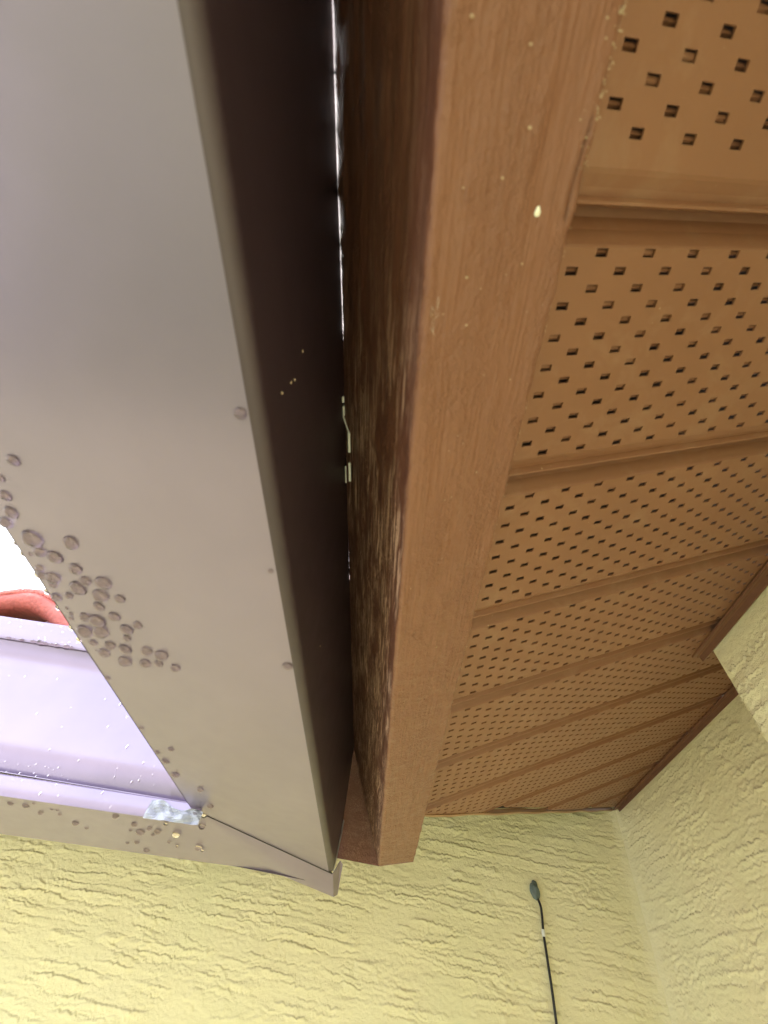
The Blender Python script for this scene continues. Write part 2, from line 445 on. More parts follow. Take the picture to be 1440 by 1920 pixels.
# dark closing board right behind the panel ends
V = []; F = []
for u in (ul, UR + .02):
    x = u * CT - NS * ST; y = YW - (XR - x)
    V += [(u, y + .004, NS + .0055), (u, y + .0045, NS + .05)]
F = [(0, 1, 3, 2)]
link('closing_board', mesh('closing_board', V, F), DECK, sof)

# roof body over the front wall (soffit of the other eave, out of sight behind the fascia) and roof boards
V = []; F = []
xa, xb = -6.0, XR
pts = [(XR, YW, ztop + .003), (.152, YW - (XR - .152), zs(.152) + .003), (xa, YW - (XR - .152), zs(.152) + .003), (xa, YW, ztop + .003)]
V = pts + [(p[0], p[1], p[2] + .012) for p in pts]
F = [(0, 1, 2, 3), (7, 6, 5, 4), (0, 4, 5, 1), (1, 5, 6, 2), (2, 6, 7, 3), (3, 7, 4, 0)]
b = empty('eave_boarding', (-.5, .8, .3))
tag(b, 'dark boarding under the front eave directly above the yellow wall', 'eave boarding')
link('board', mesh('board', V, F, loc3(b)), DECK, b)

# ------------------------------------------------------------------ timber fascia boards
def board_face(name, a0, a1, stations, across, place, seed, mat, parent, amp=1.0):
    pass
fas = empty('fascia_board', (0, 0, 0), (0, -TH, 0))
tag(fas, 'brown painted timber fascia board running overhead beside the perforated soffit', 'fascia board')
def fascia_profile():
    H = .135; r = .0022
    P = []
    def arc(cx, cz, a0, a1, n=5):
        for i in range(n + 1):
            a = a0 + (a1 - a0) * i / n; P.append((cx + r * math.cos(a), cz + r * math.sin(a)))
    for i in range(70): P.append((U1, NB + H - (H - r) * (i / 70)**.75))
    arc(U1 + r, NB + r, math.pi, 1.5 * math.pi)
    for i in range(1, 110): P.append((U1 + r + (U2 - U1 - 2 * r) * i / 110, NB))
    arc(U2 - r, NB + r, 1.5 * math.pi, 2 * math.pi)
    for i in range(1, 14): P.append((U2, NB + r + (H - r) * i / 13))
    return np.array(P)
PR = fascia_profile()
YST = np.concatenate([np.linspace(-.9, -.12, 40), np.arange(-.118, .3, .0011), np.arange(.3, .665, .0016)])
L_ = np.concatenate([[0], np.cumsum(np.hypot(*np.diff(PR, axis=0).T))])
d = np.gradient(PR, axis=0); d /= np.linalg.norm(d, axis=1)[:, None]
NRM = np.stack([d[:, 1], -d[:, 0]], -1)                       # outward normal
ll, yy = np.meshgrid(L_, YST)
h = .00030 * fbm(ll * 120, yy * 14, 4, 201) + .00020 * pn(ll * 900, yy * 30, 203) + .0004 * fbm(ll * 60, yy * 60, 3, 207)
pit = np.clip(fbm(ll * 260, yy * 170, 3, 211) - .62, 0, 1); h -= .0011 * pit * np.clip(pn(ll * 35, yy * 18, 214) * 3, 0, 1)
lump = np.clip(fbm(ll * 300, yy * 200, 2, 221) - .55, 0, 1); h += .0010 * lump
iu2 = int(np.argmin(np.hypot(PR[:, 0] - U2, PR[:, 1] - NB))); s2 = L_[iu2]; iu1 = int(np.argmin(np.hypot(PR[:, 0] - U1, PR[:, 1] - NB))); s1 = L_[iu1]
# chipped, resinous right arris near the lens and a long split beside it
chip = np.exp(-((ll - s2) / .0035)**2) * np.clip(pn(yy * 55, yy * 0 + 1.5, 231) + .15, 0, 1) * np.exp(-((yy + .012) / .035)**2)
h -= .0022 * chip
split = np.exp(-((ll - (s2 - .0024 - .0009 * np.sin((yy + .02) * 120))) / .00028)**2) * ((yy > -.024) & (yy < .000))
h -= .0022 * split
h += .0006 * np.exp(-((ll - s2) / .002)**2) * pn(yy * 120, yy * 0 + 4.1, 235) + .0003 * np.exp(-((ll - s1) / .002)**2) * pn(yy * 60, yy * 0 + 9.1, 236)
X = PR[None, :, 0] + NRM[None, :, 0] * h; Z = PR[None, :, 1] + NRM[None, :, 1] * h
# the far end is mitred (45 degrees) against the front fascia
def bx(u, n): return u * CT - n * ST
Ym = YST[:, None] + 0 * X
endy = .6400 + (bx(X, Z) - bx(U1, NB)) * 1.0
t_ = np.clip((Ym - .5) / (.6634 - .5), 0, 1)
Ym = np.where(Ym > .5, .5 + (endy - .5) * t_, Ym)
P = np.stack([X, Ym, Z], -1).reshape(-1, 3); ns_, nc = len(YST), len(PR)
i = np.arange(ns_ * nc).reshape(ns_, nc)
q = np.stack([i[:-1, :-1], i[:-1, 1:], i[1:, 1:], i[1:, :-1]], -1).reshape(-1, 4)
def np_mesh(name, P, q):
    me = bpy.data.meshes.new(name)
    me.vertices.add(len(P)); me.vertices.foreach_set('co', P.astype(np.float32).ravel())
    me.loops.add(q.size); me.loops.foreach_set('vertex_index', q.astype(np.int32).ravel())
    me.polygons.add(len(q)); me.polygons.foreach_set('loop_start', np.arange(0, q.size, 4, dtype=np.int32))
    me.update(calc_edges=True); return me
me = np_mesh('board', P, q)
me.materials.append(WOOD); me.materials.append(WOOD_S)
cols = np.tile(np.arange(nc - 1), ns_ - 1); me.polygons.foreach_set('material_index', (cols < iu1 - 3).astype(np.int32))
n0 = len(P)
bmx = bmesh.new(); bmx.from_mesh(me); bmx.verts.ensure_lookup_table()
f = bmx.faces.new([bmx.verts[j] for j in i[-1]]); f.smooth = False
bmx.normal_update(); bmesh.ops.recalc_face_normals(bmx, faces=bmx.faces)
bmx.to_mesh(me); bmx.free()
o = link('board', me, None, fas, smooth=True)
# front fascia (faces the lens, behind the gutter corner)
ff = empty('fascia_board', (-.06, .66, .12))
tag(ff, 'brown timber fascia board facing the camera, its end showing between gutter corner and overhead fascia', 'fascia board')
HB = .135
cu = bx(U1, NB); czb = U1 * ST + NB * CT            # world x,z of the lower left arris
ybase = .6400
XS = np.concatenate([np.linspace(-6, -.2, 30), np.linspace(-.195, 0, 130)]); VS = np.linspace(0, HB, 90)
xx, vv = np.meshgrid(XS, VS)
# face leans towards the lens: up the board moves -y; its right end follows the mitre
xr_ = cu - vv * ST + .0004
xx2 = np.where(xx > -.2, -.2 + (xx + .2) / .2 * (xr_ + .2), xx)
hh = .0004 * fbm(xx * 30, vv * 200, 3, 301) + .0003 * pn(xx * 60, vv * 900, 305)
yy2 = ybase - vv * ST - hh; zz = czb + vv * CT
P = np.stack([xx2, yy2, zz], -1).reshape(-1, 3) - np.array(loc3(ff))
i = np.arange(P.shape[0]).reshape(len(VS), len(XS)); q = np.stack([i[:-1, :-1], i[:-1, 1:], i[1:, 1:], i[1:, :-1]], -1).reshape(-1, 4)
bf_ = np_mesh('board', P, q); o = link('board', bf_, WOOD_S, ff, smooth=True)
V = [(-6, ybase, czb), (cu, ybase, czb), (cu + .045, ybase + .045, czb + .0215), (-6, ybase + .045, czb + .0215)]
link('board_underside', mesh('board_underside', V, [(0, 1, 2, 3)], loc3(ff)), WOOD, ff)

# ------------------------------------------------------------------ gutters
g1 = empty('box_gutter', ((XO + XI) / 2, .1, ZG))
tag(g1, 'wide satin brown gutter overhead along the timber fascia, raindrops under its left edge', 'gutter')
R_ = .006
def mit(a): return YG + (a - XO)           # mitre line
arc = [(XI - R_ + R_ * math.sin(t), ZG + R_ - R_ * math.cos(t)) for t in [i * math.pi / 2 / 8 for i in range(9)]]
P = [(XO, ZG)] + [(XO + (XI - R_ - XO) * i / 10, ZG) for i in range(1, 10)] + arc[:2]
V, F = sheet(P, -1.2, lambda a: mit(a) - .0008, .0007, 'y', 30)
link('bottom_panel', fix(mesh('bottom_panel', V, F, loc3(g1))), GUT, g1, smooth='auto')
gp = bpy.data.objects['bottom_panel']
P = arc[1:] + [(XI, ZG + (ZT - ZG) * i / 8) for i in range(1, 8)] + [(XI, ZT)]
def warp(v):
    # the top of the back wall stands a hair off the board near the lens
    k = max(0, (v[2] - ZG) / (ZT - ZG)); y = v[1]
    off = -.00045 * k * min(1, max(0, (.02 - y) / .05))
    off += k * (.0003 * min(1, max(0, (y - .02) / .05)) + .00008 * math.sin(y * 41))
    return (v[0] + off, y, v[2])
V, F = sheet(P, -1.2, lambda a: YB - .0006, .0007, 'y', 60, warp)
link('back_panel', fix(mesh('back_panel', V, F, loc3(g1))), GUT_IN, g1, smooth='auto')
P = [(XO - .014, .292), (XO - .014, .262), (XO, .235), (XO, ZG)]
V, F = sheet(P, -1.2, lambda a: YG + (a - XO), .0007, 'y', 2)
link('front_panel', fix(mesh('front_panel', V, F, loc3(g1))), GUT, g1)
# bright raw edge where the back panel ends at the corner
V = []; F = []; 
pts = [(-.0588, YB - .0004, ZG + .002), (-.0575, YB - .0006, .165), (-.0583, YB - .0006, .21), (-.0600, YB - .0004, .249)]
V, F = tube(pts, lambda t: .0007 + .0004 * math.sin(t * 3.1), 6)
link('raw_edge', mesh('raw_edge', V, F, loc3(g1)), ZINC, g1)
# hook of a gutter bracket peeping through the slit
V = []; F = []
def fwb(u, y, n): return (u * CT - n * ST, y, u * ST + n * CT)
for ya, yb_, n_, r_ in ((.0947, .0985, .2470, .0011), (.1015, .1079, .2480, .0015), (.1129, .1265, .2318, .0009), (.1346, .1487, .2318, .0009), (.1440, .1575, .2440, .0005)):
    V2, F2 = tube([fwb(.0545, ya, n_), fwb(.0545, (ya + yb_) / 2, n_), fwb(.0545, yb_, n_)], r_, 8)
    n = len(V); V += V2; F += [tuple(n + a for a in f) for f in F2]
V2, F2 = tube([fwb(.0545, .1079, .248), fwb(.0545, .1105, .240), fwb(.0545, .1129, .2318)], .0005, 6)
n = len(V); V += V2; F += [tuple(n + a for a in f) for f in F2]
link('bracket_hook', mesh('bracket_hook', V, F, loc3(g1)), WHITE, g1)  # galvanised hook coloured white for the sky light leaking through the slit

g2 = empty('box_gutter', (-.5, .55, .11))
tag(g2, 'gutter run crossing at lower left with lavender shiny front, mitred into the overhead gutter', 'gutter')
A_ = (XO, YG, ZG); B_ = (XI, YB, ZG)
def frz(x): return .1215 + .033 * (x + .19)
def bkz(x): return .118 + .044 * (x + .129)
T = (-.0564, .6600, .1132)
# underside: fan of thin facets from the mitre to the falling left run
V = [(XO, YG, ZG + .0001), (XI, YB, ZG + .0001), (-.0575, .6420, .1200), T, (-.129, YB + .0003, .1180)]
cols_x = [-.129 - i * .1 for i in range(1, 8)] + [-1.5, -3, -6]
F = [(0, 1, 2), (0, 2, 3), (0, 3, 4)]
prev_f, prev_b = 0, 4
for x in cols_x:
    xf = min(x, XO - .0001 - (.0 if x > -.25 else 0))
    V.append((min(x - .05, -.21), YG, max(frz(min(x - .05, -.21)), -.5))); V.append((x, YB, max(bkz(x), -.5)))
    nf_, nb_ = len(V) - 2, len(V) - 1
    F.append((prev_f, prev_b, nb_, nf_)); prev_f, prev_b = nf_, nb_
from mathutils.bvhtree import BVHTree
G2TREE = BVHTree.FromPolygons([Vector(v) for v in V], F)
me = mesh('bottom_panel', V, F, loc3(g2))
bm = bmesh.new(); bm.from_mesh(me); g_ = bmesh.ops.duplicate(bm, geom=bm.verts[:] + bm.edges[:] + bm.faces[:])
for v in g_['geom']:
    if isinstance(v, bmesh.types.BMVert): v.co.z += .0006
bm.to_mesh(me); bm.free()
link('bottom_panel', me, GUT, g2, smooth='auto')
# turned end tab at the corner
V = [B_, (-.0575, .6420, .1200), T, (-.0530, .672, .1180), (-.0505, .640, .1400), (-.0535, .634, .1415)]
me = mesh('corner_tab', V, [(0, 1, 2, 3, 4, 5)], loc3(g2)); bm = bmesh.new(); bm.from_mesh(me); bmesh.ops.solidify(bm, geom=bm.faces[:], thickness=.0006); bm.to_mesh(me); bm.free()
link('corner_tab', me, GUT, g2)
# front: hem, sloped foot, face, shadowed throat and drip lip
def lower(v):
    k = min(1, max(0, (.20 - v[2]) / .09)); return (v[0], v[1], v[2] + .034 * k * (max(v[0], -2) + .25) + 0)
y_ = YG
P = [(y_ + .0012, .1145), (y_ - .0006, .1128), (y_ - .0012, .1150), (y_ - .0014, .1225), (y_ - .0010, .1280), (y_ + .0006, .1292)]
V, F = sheet(P, -3.0, -.186, .0006, 'x', 40, lower)
link('hem', fix(mesh('hem', V, F, loc3(g2))), GUT, g2, smooth='auto')
P = [(y_ + .0006, .1292), (y_ + .0120, .1300)] + [(y_ + .0004 + .0116 * (1 - math.sin(t * math.pi / 2)), .1300 + .030 * t) for t in [i / 10 for i in range(1, 11)]] 
P += [(y_ + .0004, .20), (y_ + .0004, .2340), (y_ - .0002, .2430), (y_ - .0022, .2520), (y_ - .0060, .2600), (y_ - .0105, .2650)]
V, F = sheet(P, -3.0, XO + .0005, .0006, 'x', 1, lower)
link('front_panel', fix(mesh('front_panel', V, F, loc3(g2))), GUT, g2, smooth='auto')
P = [(y_ - .0105, .2650), (y_ - .0140, .2652), (y_ - .0150, .2670), (y_ - .0120, .2970), (y_ - .0020, .2985), (y_ + .0100, .2960)]
V, F = sheet(P, -3.0, XO - .012, .0006, 'x', 1)
link('drip_lip', fix(mesh('drip_lip', V, F, loc3(g2))), GUT, g2, smooth='auto')
P = [(y_ + .0105, .1302), (y_ + .0062, .135), (y_ + .0020, .145), (y_ - .0006, .1600), (y_ - .0006, .235)]
V, F = sheet(P, -.262, XO, .0005, 'x', 1, lower)
V = [(v[0] - (.2370 - max(.1300, min(.2370, v[2]))) * -.35 * (1 if v[0] < -.24 else 0), v[1], v[2]) for v in V]
link('corner_sleeve', fix(mesh('corner_sleeve', V, F, loc3(g2))), GUT, g2, smooth='auto')
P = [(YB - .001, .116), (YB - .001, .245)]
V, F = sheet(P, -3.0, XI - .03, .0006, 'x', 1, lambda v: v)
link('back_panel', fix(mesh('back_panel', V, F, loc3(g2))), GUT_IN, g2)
# dark lapped joint along the mitre
V, F = tube([(XO + .003, YG + .003, ZG + .0001), (XO + .05, YG + .05, ZG), (XI - .001, YB - .001, ZG)], .00075, 6)
link('mitre_joint', mesh('mitre_joint', V, F, loc3(g2)), DARK, g2)
# crushed bit of protective film left on the hem's end
nx, nz = 28, 8; V = []; F = []
for j in range(nz + 1):
    for i in range(nx + 1):
        s_, t_ = i / nx, j / nz
        x = -.238 + .056 * s_; z0 = .1108 + .0022 * s_ ; z1 = .1262 - .0035 * s_ + .0022 * math.sin(s_ * 9)
        z = z0 + (z1 - z0) * t_
        y = YG - .0035 - .0030 * float(pn(np.array(s_ * 6 + t_ * 1.2), np.array(t_ * 2.5 + s_ * 1.5), 401)) - .0002 * abs(float(pn(np.array(s_ * 12.0), np.array(t_ * 5.0 + s_ * 3), 404))) - .0015 * s_
        V.append((x, y, z))
for j in range(nz):
    for i in range(nx):
        a = j * (nx + 1) + i; F.append((a, a + 1, a + nx + 2, a + nx + 1))
cf = link('film_scrap', mesh('film_scrap', V, F, (-.21, YG, .118)), FOIL, loc=(-.21, YG, .118))
tag(cf, 'crumpled scrap of pale blue film stuck at the inner corner of the gutters', 'film')

# ------------------------------------------------------------------ things above the crossing gutter
# pale metal flashing corner
V = [(-.537, YG + .012, .300), (-.40, YG + .012, .300), (-.36, YG + .05, .42), (-.46, YG + .06, .405), (-.528, YG + .02, .335)]
V = [(-.534, YG + .004, .2995), (-.38, YG + .004, .2985), (-.38, YG + .05, .42), (-.492, YG + .04, .378)]
me = mesh('valley_flashing', V, [(0, 1, 2, 3)], (-.45, YG + .02, .30)); bm = bmesh.new(); bm.from_mesh(me); bmesh.ops.solidify(bm, geom=bm.faces[:], thickness=.0008); bm.to_mesh(me); bm.free()
o = link('valley_flashing', me, GUT, loc=(-.45, YG + .02, .30))
tag(o, 'small pale wet metal flashing triangle between the gutter lip and the red tile', 'flashing')
# red wavy metal tile with a rough edge
rt = empty('roof_tile', (-.6, YG, .32))
tag(rt, 'red wavy roof tile end showing above the crossing gutter against the white sky', 'roof tile')
def wav(x): 
    return .292 + .062 * (.5 + .5 * math.cos((x + .575) / .30 * 2 * math.pi))**.8
V = []; F = []; NXT = 260; xs_ = [-3.0 + (3.0 - .42) * i / NXT for i in range(NXT + 1)]
rows = [(YG + .004, .0), (YG - .001, -.004), (YG - .003, -.012), (YG, -.022), (YG + .010, -.027), (YG + .03, -.024), (YG + .30, .11)]
for i, x in enumerate(xs_):
    for y, dz in rows: V.append((x, y + .0012 * math.sin(x * 90), wav(x) + dz))
m = len(rows)
for i in range(NXT):
    for j in range(m - 1): F.append((i*m+j, (i+1)*m+j, (i+1)*m+j+1, i*m+j+1))
link('nose', mesh('nose', V, F, loc3(rt)), TILE, rt, smooth=True)
V = []; F = []
for i, x in enumerate(xs_):
    for y, dz in ((YG + .004, .0), (YG + .02, .012), (YG + .45, .21)): V.append((x, y, wav(x) + dz))
for i in range(NXT):
    for j in range(2): F.append((i*3+j, (i+1)*3+j, (i+1)*3+j+1, i*3+j+1))
link('sheet', mesh('sheet', V, F, loc3(rt)), TILE, rt, smooth=True)
V = []; F = []; NC = 700
for i in range(NC + 1):
    x = -1.1 + (1.1 - .42) * i / NC
    for k_ in range(8):
        a = 2 * math.pi * k_ / 8
        rr = .0050 + .0022 * float(pn(np.array(x * 260), np.array(k_ * 1.3), 501)) + .0012 * float(pn(np.array(x * 700), np.array(k_ * 2.3), 503))
        V.append((x, YG + .002 + rr * math.cos(a), wav(x) + .001 + rr * math.sin(a)))
for i in range(NC):
    for k_ in range(8): F.append((i*8+k_, i*8+(k_+1) % 8, (i+1)*8+(k_+1) % 8, (i+1)*8+k_))
link('rough_edge', mesh('rough_edge', V, F, loc3(rt)), CRUST, rt, smooth=True)

# ------------------------------------------------------------------ water drops
DROPS_edge = [[-0.1711,0.0878,0.1265,0.00311],[-0.1829,0.0979,0.1265,0.00208],[-0.186,0.1074,0.1265,0.00287],[-0.1886,0.117,0.1265,0.00345],[-0.1951,0.124,0.1265,0.00354],[-0.1858,0.1327,0.1265,0.00491],[-0.1653,0.1319,0.1265,0.00357],[-0.1865,0.141,0.1265,0.00318],[-0.1931,0.1438,0.1265,0.00134],[-0.1792,0.1434,0.1265,0.00425],[-0.1928,0.1536,0.1265,0.00248],[-0.1945,0.1591,0.1265,0.00252],[-0.1712,0.1503,0.1265,0.00378],[-0.1881,0.1596,0.1265,0.00391],[-0.1906,0.1647,0.1265,0.00255],[-0.1693,0.1586,0.1265,0.00304],[-0.1765,0.1652,0.1265,0.00452],[-0.159,0.1581,0.1265,0.0044],[-0.1649,0.1688,0.1265,0.00426],[-0.1542,0.1693,0.1265,0.00311],[-0.194,0.1754,0.1265,0.00322],[-0.1853,0.1726,0.1265,0.0026],[-0.17,0.1783,0.1265,0.00321],[-0.192,0.1841,0.1265,0.0012],[-0.1915,0.1888,0.1265,0.00121],[-0.1935,0.1933,0.1265,0.00153],[-0.1834,0.19,0.1265,0.00333],[-0.1765,0.1917,0.1265,0.00485],[-0.1638,0.1857,0.1265,0.00356],[-0.1784,0.2016,0.1265,0.00466],[-0.1893,0.204,0.1265,0.00471],[-0.1603,0.1962,0.1265,0.00396],[-0.1516,0.1904,0.1265,0.00269],[-0.1632,0.2049,0.1265,0.0028],[-0.1957,0.2151,0.1265,0.00259],[-0.1889,0.2149,0.1265,0.0029],[-0.1779,0.2151,0.1265,0.00353],[-0.1852,0.2239,0.1265,0.00362],[-0.1686,0.2165,0.1265,0.00417],[-0.1736,0.23,0.1265,0.00465],[-0.1545,0.2153,0.1265,0.00382],[-0.1454,0.2172,0.1265,0.00414],[-0.1599,0.2289,0.1265,0.00363],[-0.1505,0.227,0.1265,0.00294],[-0.1401,0.2291,0.1265,0.00327],[-0.1953,0.2541,0.1265,0.00212],[-0.1904,0.2228,0.1265,0.00066],[-0.1993,0.1382,0.1265,0.00185],[-0.199,0.1452,0.1265,0.00216],[-0.1987,0.1607,0.1265,0.00254],[-0.1979,0.1724,0.1265,0.00233],[-0.1972,0.1859,0.1265,0.00241],[-0.1969,0.2036,0.1265,0.00252]]
DROPS_corner = [[-0.194,0.3209,0.1265,0.00203],[-0.1942,0.3615,0.1265,0.00218],[-0.1789,0.3507,0.1265,0.00298],[-0.1916,0.3769,0.1265,0.00359],[-0.1902,0.4027,0.1265,0.00421],[-0.1735,0.4277,0.1265,0.0034],[-0.1726,0.4665,0.1265,0.00361]]
DROPS_g2 = [[-0.4057,0.5248,0.112,0.00459],[-0.3883,0.5247,0.1126,0.00515],[-0.375,0.5156,0.1136,0.00226],[-0.3777,0.5388,0.1121,0.00407],[-0.3591,0.5252,0.1136,0.00228],[-0.3521,0.5243,0.1139,0.00228],[-0.3537,0.5349,0.1133,0.00288],[-0.3435,0.5544,0.1125,0.00531],[-0.3341,0.5641,0.1124,0.00298],[-0.2847,0.5183,0.1167,0.00447],[-0.2689,0.5333,0.1165,0.00455],[-0.2789,0.5521,0.1151,0.00291],[-0.2681,0.5532,0.1155,0.00641],[-0.2543,0.5409,0.1166,0.00344],[-0.2471,0.547,0.1166,0.00461],[-0.255,0.557,0.1158,0.00292],[-0.2825,0.5867,0.1132,0.00426],[-0.2958,0.5939,0.1123,0.00307],[-0.2774,0.6089,0.1123,0.00437],[-0.2272,0.5498,0.1172,0.00519],[-0.241,0.5732,0.1156,0.00238],[-0.2341,0.5828,0.1154,0.00241],[-0.2084,0.5787,0.1166,0.00477],[-0.2053,0.5857,0.1164,0.0024],[-0.2316,0.523,0.1183,0.00279],[-0.1938,0.5238,0.1197,0.00444],[-0.1816,0.4834,0.1219,0.00367],[-0.1897,0.4806,0.1217,0.00262]]
DROPS_lone = [[-0.0639,0.058,0.1265,0.00259],[-0.0637,0.2088,0.1265,0.00332],[-0.0636,0.134,0.1265,0.00146]]
DROPS_face = [[-0.4746,0.4856,0.227,0.00269],[-0.4324,0.4856,0.2302,0.00268],[-0.4946,0.4856,0.2245,0.00202],[-0.3566,0.4856,0.2152,0.00258],[-0.3348,0.4856,0.2126,0.00384],[-0.3173,0.4856,0.1996,0.0025],[-0.4223,0.4856,0.1872,0.0025],[-0.3893,0.4856,0.1996,0.0019],[-0.3932,0.4856,0.2049,0.00128],[-0.3825,0.4856,0.1779,0.00183],[-0.3315,0.4856,0.186,0.00245],[-0.2964,0.4856,0.1696,0.00354],[-0.3773,0.4856,0.1541,0.00175],[-0.3883,0.4856,0.1597,0.00118],[-0.269,0.4856,0.1574,0.0023],[-0.3389,0.4856,0.1492,0.00172],[-0.2727,0.4856,0.1404,0.00223],[-0.2657,0.4856,0.1426,0.00223],[-0.2654,0.4856,0.1461,0.00112],[-0.294,0.4856,0.1485,0.00114],[-0.2929,0.4856,0.1418,0.00168],[-0.3957,0.4856,0.1305,0.00225],[-0.3768,0.4856,0.1306,0.00224],[-0.366,0.4856,0.1288,0.00223],[-0.364,0.4856,0.1329,0.00224],[-0.3525,0.4856,0.1297,0.00222],[-0.3724,0.4856,0.1292,0.00112],[-0.3411,0.4856,0.133,0.00112],[-0.3567,0.4856,0.1406,0.0017],[-0.3492,0.4856,0.1353,0.00112],[-0.3668,0.4856,0.139,0.00113],[-0.3714,0.4856,0.1395,0.00114],[-0.3835,0.4856,0.1391,0.00114],[-0.3824,0.4856,0.1401,0.00114],[-0.3892,0.4856,0.1373,0.00114],[-0.402,0.4856,0.1371,0.00114],[-0.4176,0.4856,0.1373,0.00114],[-0.4107,0.4856,0.1299,0.00169],[-0.3803,0.4856,0.1326,0.00169],[-0.3609,0.4856,0.1382,0.00113],[-0.3522,0.4856,0.1146,0.0027],[-0.3334,0.4856,0.1156,0.00162],[-0.2916,0.4856,0.1247,0.00272],[-0.2842,0.4856,0.1196,0.00161],[-0.2755,0.4856,0.1147,0.00159],[-0.3429,0.4856,0.1244,0.00165],[-0.3681,0.4856,0.1189,0.00164],[-0.3903,0.4856,0.1221,0.00111],[-0.3796,0.4856,0.1226,0.00166],[-0.2558,0.4856,0.1562,0.00114],[-0.2537,0.4856,0.1487,0.00169],[-0.2479,0.4856,0.1412,0.00111],[-0.2404,0.4856,0.1326,0.00163]]
DROPS_hang = [[-0.5269,0.4716,0.2561,0.0035],[-0.5186,0.4716,0.2556,0.00209],[-0.509,0.4716,0.2549,0.00348],[-0.5064,0.4716,0.2576,0.00279],[-0.4906,0.4716,0.2572,0.00417],[-0.4802,0.4716,0.2556,0.00485],[-0.4731,0.4716,0.2576,0.00416],[-0.4641,0.4716,0.2574,0.00346],[-0.4565,0.4716,0.256,0.00414],[-0.443,0.4716,0.2564,0.00482],[-0.4357,0.4716,0.2567,0.00275],[-0.4099,0.4716,0.2546,0.00478],[-0.4086,0.4716,0.2593,0.00275],[-0.3969,0.4716,0.2526,0.00408]]

def drop_mesh(seed, stretch=1.0, depth=.62):
    rnd = random.Random(seed); V = []; F = []; seg, rings = 20, 7
    ph = [rnd.uniform(0, 6.28) for _ in range(3)]; am = [rnd.uniform(0, .07), rnd.uniform(0, .05), rnd.uniform(0, .03)]
    V.append((0, 0, -depth))
    for r_ in range(1, rings + 1):
        a = r_ / rings * math.pi / 2
        for k in range(seg):
            t = 2 * math.pi * k / seg
            w = 1 + sum(am[j] * math.sin((j + 2) * t + ph[j]) for j in range(3))
            ca = 2 * math.atan(depth); R0 = 1 / math.sin(ca); b_ = r_ / rings * ca
            rad = R0 * math.sin(b_) * w
            V.append((rad * math.cos(t), rad * math.sin(t) * stretch, -(R0 * math.cos(b_) - R0 * math.cos(ca)) + (.0 if r_ < rings else .25)))
    for k in range(seg): F.append((0, 1 + (k + 1) % seg, 1 + k))
    for r_ in range(rings - 1):
        for k in range(seg):
            a = 1 + r_ * seg + k; b = 1 + r_ * seg + (k + 1) % seg
            F.append((a, b, b + seg, a + seg))
    F.append(tuple(1 + (rings - 1) * seg + k for k in range(seg)))
    me = mesh('water_drop', V, F); fix(me); me.materials.append(WATER)
    me.polygons.foreach_set('use_smooth', [len(p.vertices) < 5 for p in me.polygons]); return me
DM = [drop_mesh(i, 1 + .06 * (i % 3), .60 + .05 * (i % 4)) for i in range(12)]
def add_drops(L, label, group, tilt=None, shrink=1.0):
    for i, (x, y, z, r) in enumerate(L):
        o = bpy.data.objects.new('water_drop', DM[random.randrange(12)]); C.objects.link(o)
        o.location = (x, y, z + CZ - .00002)
        s = r * shrink; o.scale = (s, s * random.uniform(.9, 1.1), s)
        o.rotation_euler = (0, 0, random.uniform(-.6, .6)) if tilt is None else tilt
        tag(o, label, 'water drop', group)
inner = [d for d in DROPS_edge if d[0] > XO + .0022]; rim = [d for d in DROPS_edge if d[0] <= XO + .0022]
for sz, lo_, hi_ in (('large', .0042, 1), ('medium', .0030, .0042), ('small', 0, .0030)):
    for pl, ya_, yb_ in (('beside the white sky', -1, .150), ('mid cluster by the red tile', .150, .200), ('at the cluster end nearest the corner', .200, 1)):
        add_drops([d for d in inner if lo_ <= d[3] < hi_ and ya_ <= d[1] < yb_], sz + ' clear drop under the overhead gutter ' + pl, 'water drops clustered under the overhead gutter', None, 1.04)
add_drops([(XO - .0006, d[1], ZG + .0010, d[3]) for d in rim], 'clear water drop hanging off the left edge of the overhead gutter', 'water drops on the left edge of the overhead gutter', None, .9)
add_drops(DROPS_corner, 'small water drop under the overhead gutter close to the inner mitred corner', 'water drops near the inner gutter corner', None, 1.0)
for d, lb in zip(DROPS_lone, ('single round drop alone beside the dark bend of the overhead gutter, nearest the camera', 'single round drop alone by the dark bend, the far one nearer the corner', 'faint small drop alone between the two single drops by the bend')):
    add_drops([(d[0] - .0028, d[1], d[2], d[3])], lb, None, None, 1.0)
def on_g2(d):
    h_ = G2TREE.ray_cast(Vector((d[0], d[1], 0)), Vector((0, 0, 1)))
    return h_[0].z if h_[0] else d[2]
for lb, xa_, xb_ in (('at its far left by the picture edge', -9, -.33), ('halfway along', -.33, -.21), ('next to the mitred corner', -.21, 9)):
    for sz, lo_, hi_ in (('bigger', .0040, 1), ('tiny', 0, .0040)):
        add_drops([(d[0], d[1], on_g2(d) - .0001, d[3]) for d in DROPS_g2 if xa_ <= d[0] < xb_ and lo_ <= d[3] < hi_], sz + ' drop under the crossing gutter ' + lb, 'water drops under the crossing gutter', None, .8)
add_drops([(d[0], YG - .0142, .2655, d[3]) for d in DROPS_hang], 'clear drop hanging in the row along the lip of the crossing gutter', 'drops hanging from the crossing gutter lip', None, 1.0)
